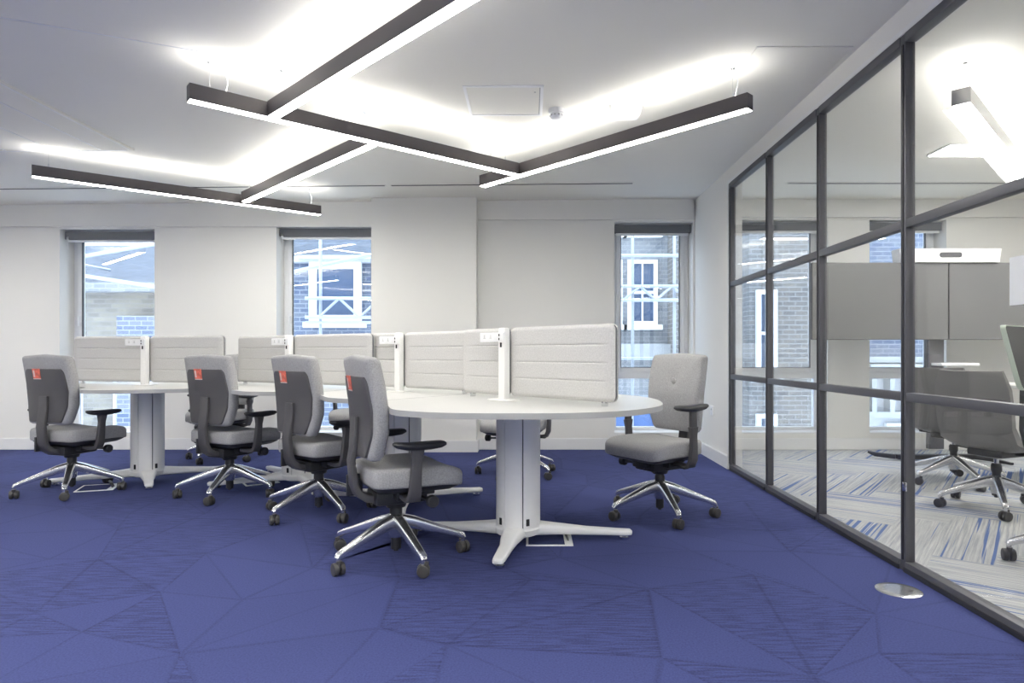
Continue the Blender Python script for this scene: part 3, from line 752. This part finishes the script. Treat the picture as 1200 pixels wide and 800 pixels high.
b = bmesh.new(); lathe(b, [(.052, 0), (.052, -.018), (.048, -.026)], 32); finish('base', b, M_plastic, t)
b = bmesh.new(); lathe(b, [(.040, -.026), (.042, -.045), (.032, -.060), (.010, -.066)], 32); finish('sensor_head', b, M_plastic, t)
b = bmesh.new()
for k in range(10):
    a = 2*PI*k/10; box(b, .041*math.cos(a)-.004, .041*math.cos(a)+.004, .041*math.sin(a)-.003, .041*math.sin(a)+.003, -.047, -.038)
finish('vents', b, M_edge, t, smooth=False)
t = thing('emergency_light', 'white box emergency light on the ceiling right of the smoke detector', 'emergency light', (.60, 4.12, zc(.6)))
b = bmesh.new(); o = rpoly([(-.105, -.07), (.105, -.07), (.105, .07), (-.105, .07)], .012); loft(b, o, [(0, 0), (1.0, 0), (1.0, -.015), (.9, -.05), (.86, -.055), (0, -.055)], lambda x, y, q: Vector((x, y, q))); finish('body', b, M_plastic, t)
finish('lens', BX(-.03, .03, -.02, .02, -.058, -.054, bev=.001), M_paper, t)
# slot diffusers
def slot(x0, x1, y, label):
    t = thing('slot_diffuser', label, 'air diffuser', ((x0+x1)/2, y, zc((x0+x1)/2)), 0, 'linear slot diffusers in the ceiling'); L = (x1-x0)/2
    t.rotation_euler = (0, -math.atan((zc(x1)-zc(x0))/(x1-x0)), 0)
    b = bmesh.new(); box(b, -L, L, -.028, -.018, -.004, .002); box(b, -L, L, .018, .028, -.004, .002); box(b, L-.01, L, -.018, .018, -.004, .002); box(b, -L, -L+.01, -.018, .018, -.004, .002); finish('flange', b, M_ceil, t, smooth=False)
    finish('slot', BX(-L+.01, L-.01, -.018, .018, -.003, .001), M_slot, t, smooth=False)
slot(-6.2, -1.32, 5.94, 'long dark ceiling slot diffuser running to the left picture edge')
slot(-1.28, .95, 5.94, 'dark ceiling slot diffuser ending before the glass wall')
slot(2.35, 4.6, 5.94, 'dark ceiling slot diffuser inside the meeting room')
# ceiling raft at far left
t = thing('ceiling_raft', 'grooved rectangular ceiling raft in the upper left corner', 'ceiling panel', (-4.2, 3.2, zc(-4.2)))
t.rotation_euler = (0, -math.atan(.009), 0)
finish('panel', BX(-1.25, 1.25, -1.64, 1.64, -.014, .002, bev=.003), M_ceil, t)
b = bmesh.new()
for x in (1.235, 1.02, .67, .32, -.03, -.4, -.8): box(b, x-.005, x+.005, -1.6, 1.6, -.018, -.013)
box(b, -1.2, 1.2, 1.615, 1.625, -.018, -.013)
finish('batten', b, M_trim, t, smooth=False)
b = bmesh.new(); tube(b, [(-2.60, 2.86, zc(-2.6)-.001), (-1.63, 3.32, zc(-1.63)-.001)], .0025, 6)
struct('trim_2', b, M_winframe)

# ------------------------------------------------------------------ meeting room contents
t = thing('display_stand', 'wide pair of grey displays on a dark floor stand in meeting room', 'display stand', (3.79, 5.90, 0))
def px2(x, y, D): return ((x-621)*D/F, HC-(y-414)*D/F)
zt_, zb_ = px2(0, 308, 5.9)[1], px2(0, 398, 5.9)[1]
for s in (-1, 1):
    b = bmesh.new(); x0, x1 = (-1.235, -.003) if s < 0 else (.003, 1.235)
    box(b, x0, x1, -.03, .03, zb_, zt_, bev=.006); d_ = finish('display', b, M_black, t)
    finish('screen_glass', BX(x0+.004, x1-.004, -.033, -.029, zb_+.004, zt_-.004), M_disp, d_, smooth=False)
b = bmesh.new(); box(b, -.14, .0, .031, .08, .1, 1.5, bev=.008); box(b, -1.0, 1.0, .031, .05, 1.3, 1.4); finish('column', b, M_frame, t)
b = bmesh.new(); box(b, -.45, .25, -.02, .06, .012, .055, bev=.01); finish('base_bar', b, M_black, t)
for s in (-1, 1):
    b = bmesh.new(); sweep(b, [(-.1+s*.35, .02, .034), (-.1+s*.42, -.12, .032), (-.1+s*.45, -.33, .025)], [.05, .045, .035], [.04, .036, .02], side=Vector((1, 0, 0))) if s > 0 else sweep(b, [(-.45, .02, .034), (-.58, .12, .040), (-.60, .20, .05)], [.05, .045, .035], [.04, .036, .02], side=Vector((1, 0, 0)))
    finish('base_leg', b, M_black, t)
b = bmesh.new(); box(b, -.12, .22, -.12, .10, .865, .89, bev=.003); finish('shelf', b, M_paper, t)
t = thing('camera_bar', 'white video conference unit with oval lens window above the displays', 'video camera', (3.79, 5.90, zt_))
b = bmesh.new(); o = rpoly([(-.46, -.06), (.46, -.06), (.46, .08), (-.46, .08)], .01); loft(b, o, [(0, .0), (.97, 0), (1, .11), (1, .122), (0, .122)], lambda x, y, q: Vector((x, y, q))); finish('housing', b, M_plastic, t)
b = bmesh.new(); o = rpoly([(-.10, .042), (.10, .042), (.10, .088), (-.10, .088)], .022); loft(b, o, [(0, -.064), (1, -.064), (1, -.050), (0, -.050)], lambda x, z, q: Vector((x, q, z)), (0, .065)); finish('lens_window', b, M_slot, t)

# meeting chairs (shell seat, polished base)
def shell_chair(x, y, face, base, label, backc=M_shell):
    t = thing('meeting_chair', label, 'chair', (x, y, 0), math.radians(face-90), 'grey shell chairs in the meeting room')
    def part(nm, me, loc=(0, 0, 0), rz=0):
        o = bpy.data.objects.new(nm, CH[me]); C.objects.link(o); o.parent = t; o.location = loc; o.rotation_euler = (0, 0, rz); return o
    # bowl seat + back in one swept shell
    b = bmesh.new(); prof = [(.26, .440), (.18, .432), (.05, .415), (-.08, .415), (-.17, .45), (-.215, .53), (-.235, .64), (-.25, .76), (-.27, .87)]
    prof2 = [(.255, .425), (.18, .405), (.05, .375), (-.09, .37), (-.20, .42), (-.245, .52), (-.262, .64), (-.275, .76), (-.285, .868)]
    wd_ = [.20, .235, .245, .24, .23, .225, .23, .225, .19]
    A, B = [], []
    for (p, q, w_) in zip(prof, prof2, wd_):
        ra, rb = [], []
        for k in range(13):
            u = -1+2*k/12; c_ = .035*abs(u)**3
            nx_, ny_ = (q[0]-p[0]), (q[1]-p[1]); l_ = math.hypot(nx_, ny_) or 1
            ra.append(b.verts.new((w_*u, p[0]-nx_/l_*c_, p[1]-ny_/l_*c_))); rb.append(b.verts.new((w_*u*1.01, q[0]-nx_/l_*c_*.8, q[1]-ny_/l_*c_*.8)))
        A.append(ra); B.append(rb)
    for G, mi in ((A, 0), (B, 1)):
        for r0, r1 in zip(G, G[1:]):
            for k in range(12): b.faces.new((r0[k], r0[k+1], r1[k+1], r1[k])).material_index = mi
    for i in range(len(A)-1):
        for k in (0, 12): b.faces.new((A[i][k], A[i+1][k], B[i+1][k], B[i][k])).material_index = 1
    for i in (0, len(A)-1):
        for k in range(12): b.faces.new((A[i][k], A[i][k+1], B[i][k+1], B[i][k])).material_index = 1
    finish('seat_shell', b, [M_fabric, M_grey], t, angle=70)
    b = bmesh.new(); box(b, -.11, .11, -.12, .14, .335, .385, bev=.02); finish('mechanism', b, M_black, t)
    for s in (-1, 1):
        b = bmesh.new(); sweep(b, [(s*.10, .02, .36), (s*.25, .02, .37), (s*.275, .02, .42), (s*.28, .02, .60)], [.04, .04, .035, .03], .022, side=Vector((0, 1, 0))); a = finish('armrest', b, M_black, t)
        o = bpy.data.objects.new('arm_pad', CH['arm_pad']); C.objects.link(o); o.parent = a; o.location = (s*.28, .02, .605)
    g = part('gas_lift', 'gas_lift', (0, 0, .04)); part('base_hub', 'base_hub')
    b0 = math.radians(base-(face-90))
    for k in range(5):
        a = b0+k*2*PI/5; part('base_leg', 'base_leg', rz=a); part('caster', 'caster', (.322*math.cos(a), .322*math.sin(a), 0), a+.6)
shell_chair(2.92, 4.06, 22, 170, 'grey shell chair on polished star base, nearer of the two behind glass')
shell_chair(3.20, 4.90, 30, 195, 'grey shell chair behind glass, partly hidden by the nearer one')
# mesh backed chair at the picture edge
t = thing('mesh_chair', 'black mesh chair back with pale green rim at the right picture edge', 'chair', (2.56, 2.95, 0), math.radians(-150))
o = rpoly([(-.19, .80), (.19, .80), (.24, 1.11), (-.24, 1.11)], [.06, .06, .03, .03], fine=.04); oi = None
b = bmesh.new(); loft(b, o, [(.972, -.010), (1, -.012), (1, .012), (.972, .010), (.972, -.010)], lambda x, z, q: Vector((x, q-.22-.2*(z-.8)+.4*x*x, z)), (0, .95)); finish('back_rim', b, M_lime, t)
b = bmesh.new(); loft(b, o, [(0, -.004), (.5, -.004), (.975, -.004), (.975, .004), (.5, .004), (0, .004)], lambda x, z, q: Vector((x, q-.22-.2*(z-.8)+.4*x*x, z)), (0, .95)); finish('back_mesh', b, M_dark, t)
b = bmesh.new(); sweep(b, [(0, -.05, .36), (0, -.22, .40), (0, -.27, .60), (0, -.27, .92)], [.06, .06, .05, .03], .025); finish('back_support', b, M_black, t)
for nm, loc in (('seat', (0, 0, .03)), ('seat_shell', (0, 0, .03)), ('mechanism', (0, 0, .03)), ('gas_lift', (0, 0, .02)), ('base_hub', (0, 0, 0))):
    q = bpy.data.objects.new(nm, CH[nm]); C.objects.link(q); q.parent = t; q.location = loc
for k in range(5):
    a = .4+k*2*PI/5
    q = bpy.data.objects.new('base_leg', CH['base_leg']); C.objects.link(q); q.parent = t; q.rotation_euler = (0, 0, a)
    q = bpy.data.objects.new('caster', CH['caster']); C.objects.link(q); q.parent = t; q.location = (.322*math.cos(a), .322*math.sin(a), 0); q.rotation_euler = (0, 0, a)
# meeting table
t = thing('meeting_table', 'white meeting table edge showing at the right behind glass', 'table', (4.70, 4.7, 0))
b = bmesh.new(); o = rpoly([(-1.15, -.55), (1.15, -.55), (1.15, .55), (-1.15, .55)], .12); loft(b, o, [(0, .715), (.99, .715), (1, .72), (1, .738), (.995, .742), (0, .742)], lambda x, y, q: Vector((x, y, q))); finish('tabletop', b, M_desk, t)
for s in (-1, 1):
    b = bmesh.new(); box(b, s*.75-.04, s*.75+.04, -.05, .05, .03, .715, bev=.008); l_ = finish('leg', b, M_white, t)
    b = bmesh.new(); box(b, s*.75-.035, s*.75+.035, -.42, .42, 0, .03, bev=.008); finish('foot', b, M_white, l_)

# ------------------------------------------------------------------ outside
def bwin(t, x0, x1, z0, z1, y, bars=1, fr=.07, sill=True):
    b = bmesh.new()
    for q in ((x0, x0+fr, z0, z1), (x1-fr, x1, z0, z1), (x0+fr, x1-fr, z0, z0+fr), (x0+fr, x1-fr, z1-fr, z1)): box(b, q[0], q[1], y-.08, y, q[2], q[3])
    if bars:
        box(b, x0+fr, x1-fr, y-.06, y, (z0+z1)/2-.025, (z0+z1)/2+.025); xm = (x0+x1)/2; box(b, xm-.015, xm+.015, y-.05, y, z0+fr, z1-fr)
    if sill: box(b, x0-.08, x1+.08, y-.14, y, z0-.09, z0)
    f = finish('window_frame', b, M_paper, t, smooth=False)
    finish('window_pane', BX(x0+fr, x1-fr, y-.02, y-.005, z0+fr, z1-fr), M_outglass, f, smooth=False)
# left building
YO = 11.0
t = thing('brick_building', 'pale brick building outside the leftmost window', 'building', (-7.2, YO, -3))
finish('wall', BX(-2.8, 1.9, 0, 3, 0, 5.0), M_brick, t, smooth=False)
finish('side_wall', BX(.35, 1.9, -.25, 0, 0, 4.6), M_brick2, t, smooth=False)
b = bmesh.new(); box(b, -2.9, 2.0, -.3, 3.1, 5.0, 5.15); finish('parapet', b, M_pale, t, smooth=False)
b = bmesh.new(); tube(b, [(.25, -.1, 0), (.25, -.1, 4.2)], .05, 12); finish('drain_pipe', b, M_outwhite, t)
b = bmesh.new(); vs = [b.verts.new(p) for p in ((-2.8, -.3, 5.15), (2.0, -.3, 5.15), (2.0, 3, 6.3), (-2.8, 3, 6.3), (-2.8, 3, 5.15), (2.0, 3, 5.15))]
for f in ((0, 1, 2, 3), (3, 2, 5, 4), (0, 3, 4), (1, 5, 2), (0, 4, 5, 1)): b.faces.new([vs[i] for i in f])
finish('roof', b, M_slate, t, smooth=False)
bwin(t, -1.9, -1.0, 3.1, 4.6, 0)
# middle building: blue grey wall, big white window
t = thing('brick_building', 'grey brick building with large white framed window outside middle window', 'building', (-3.7, YO, -3))
finish('wall', BX(-1.4, 2.6, 0, 3, 0, 5.6), M_brick2, t, smooth=False)
x0 = (366-621)*YO/F+3.7; x1 = (426-621)*YO/F+3.7
bwin(t, x0, x1, 3+HC+36*YO/F, 3+HC+106*YO/F, -.1, bars=0, fr=.12)
b = bmesh.new(); box(b, x0-.15, x1+.2, -.32, 0, 3+HC+108*YO/F, 3+HC+112*YO/F); box(b, -1.4, 2.6, -.2, 0, 5.5, 5.6); finish('ledge', b, M_outwhite, t, smooth=False)
b = bmesh.new(); vs = [b.verts.new(p) for p in ((-1.4, -.2, 5.6), (2.7, -.2, 5.6), (2.7, 2.5, 6.9), (-1.4, 2.5, 6.9), (-1.4, 2.5, 5.6), (2.7, 2.5, 5.6))]
for f in ((0, 1, 2, 3), (3, 2, 5, 4), (0, 3, 4), (1, 5, 2), (0, 4, 5, 1)): b.faces.new([vs[i] for i in f])
finish('roof', b, M_slate, t, smooth=False)
for (nx0, ny0, nx1, ny1, lb) in ((100, 300, 182, 286, 'slanting white handrail outside the leftmost window'), (92, 322, 182, 336, 'white sloping pipe outside the leftmost window, under the handrail'), (346, 318, 436, 298, 'slanting white pipe crossing the middle window')):
    D_ = 9.9; b = bmesh.new(); p_ = [((q-621)*D_/F, D_, HC-(v-414)*D_/F) for q, v in ((nx0, ny0), (nx1, ny1))]
    dv = Vector(p_[1])-Vector(p_[0]); p_ = [Vector(p_[0])-dv*.35, Vector(p_[1])+dv*.3]; tube(b, p_, .03, 10)
    for q in (0, 1):
        e_ = p_[q]; tube(b, [e_, (e_.x, YO+.05, e_.z)], .022, 8)
    tag(finish('handrail', b, M_scaf), lb, 'handrail')
# right building
t = thing('brick_building', 'brick building with white windows outside the narrow right window', 'building', (1.7, YO+1, -3))
finish('wall', BX(-2.6, 1.35, 0, 3, 0, 8), M_pale, t, smooth=False)
finish('side_wall', BX(.85, 1.75, -.6, 0, 0, 8), M_brick3, t, smooth=False)
for zz in (.2, 1.9, 4.5, 6.2):
    for xx in (-1.7, -.55, .1): bwin(t, xx, xx+.55, zz, zz+1.2, 0)
b = bmesh.new(); box(b, -2.6, .85, -.25, 0, 3.9, 4.15); box(b, -2.6, .85, -.2, 0, 1.55, 1.7); finish('string_course', b, M_stone, t, smooth=False)
# meeting room side buildings
t = thing('brick_building', 'brown brick building outside the far meeting room window', 'building', (4.4, YO-.5, -3))
finish('wall', BX(-.85, 1.0, 0, 3, 0, 8), M_brick3, t, smooth=False)
bwin(t, -.75, -.42, 1.6, 3.0, 0); bwin(t, -.75, -.42, 3.6, 5.0, 0)
t = thing('stone_building', 'white stone building with cornices outside the second meeting window', 'building', (6.4, YO, -3))
finish('wall', BX(-.85, 3.4, 0, 3, 0, 3.9), M_outwhite, t, smooth=False)
finish('upper_wall', BX(-.85, 3.4, .2, 3, 3.9, 8), M_brick2, t, smooth=False)
b = bmesh.new()
for z, d_ in ((3.7, .35), (3.82, .25), (2.9, .2), (1.9, .15)): box(b, -.8, 3.4, -d_, 0, z, z+.1)
for k in range(14): box(b, -.7+k*.3, -.62+k*.3, -.2, 0, 3.0, 3.7)
finish('cornice', b, M_stone, t, smooth=False)
for xx in (-.4, .5, 1.4): bwin(t, xx, xx+.6, 2.0, 2.8, -.02)
# scaffolding in front of the middle and right buildings
def scaffold(x0, x1, y, zs, dx, label, truss=None):
    t = thing('scaffold', label, 'scaffold', ((x0+x1)/2, y, -3)); X0, X1 = (x0-x1)/2, (x1-x0)/2
    x = X0
    while x <= X1+.01:
        b = bmesh.new(); tube(b, [(x, 0, 0), (x, 0, 7)], .024, 10); finish('standard', b, M_scaf, t); x += dx
    for z in zs:
        b = bmesh.new(); tube(b, [(X0-.2, -.05, z+3), (X1+.2, -.05, z+3)], .024, 10); finish('ledger', b, M_scaf, t)
    if truss:
        z0, z1 = truss; b = bmesh.new(); n_ = int((X1-X0)/.45); q = (X1-X0)/n_
        for k in range(n_):
            tube(b, [(X0+k*q, -.08, z0+3), (X0+(k+.5)*q, -.08, z1+3)], .02, 8); tube(b, [(X0+(k+.5)*q, -.08, z1+3), (X0+(k+1)*q, -.08, z0+3)], .02, 8)
        finish('lattice', b, M_scaf, t)
        for zz in (z0, z1):
            b = bmesh.new(); tube(b, [(X0-.2, -.08, zz+3), (X1+.2, -.08, zz+3)], .026, 10); finish('truss_chord', b, M_scaf, t)
    return t
Ys = 9.6
zz = lambda y: HC-(y-414)*Ys/F
scaffold(-3.1, -1.9, Ys, [zz(378)], 1.2, 'scaffold tubes outside the middle window', truss=(zz(372), zz(350)))
scaffold(.9, 2.8, Ys, [zz(300), zz(420)], .62, 'scaffold with lattice beam outside the narrow right window', truss=(zz(352), zz(336)))
t = thing('guard_rail', 'blue sheeted guard rail low outside the narrow right window', 'guard rail', (1.7, 8.6, -3))
finish('sheeting', BX(-1, 1.0, 0, .04, 2.0, 3.35), M_rail, t, smooth=False)
for k in range(7):
    b = bmesh.new(); tube(b, [(-.95+k*.3, -.04, 1.8), (-.95+k*.3, -.04, 3.6)], .02, 8); finish('post', b, M_scaf, t)
b = bmesh.new(); tube(b, [(-1, -.04, 3.4), (1, -.04, 3.4)], .02, 8); tube(b, [(-1, -.04, 2.95), (1, -.04, 2.95)], .02, 8); finish('rail', b, M_scaf, t)
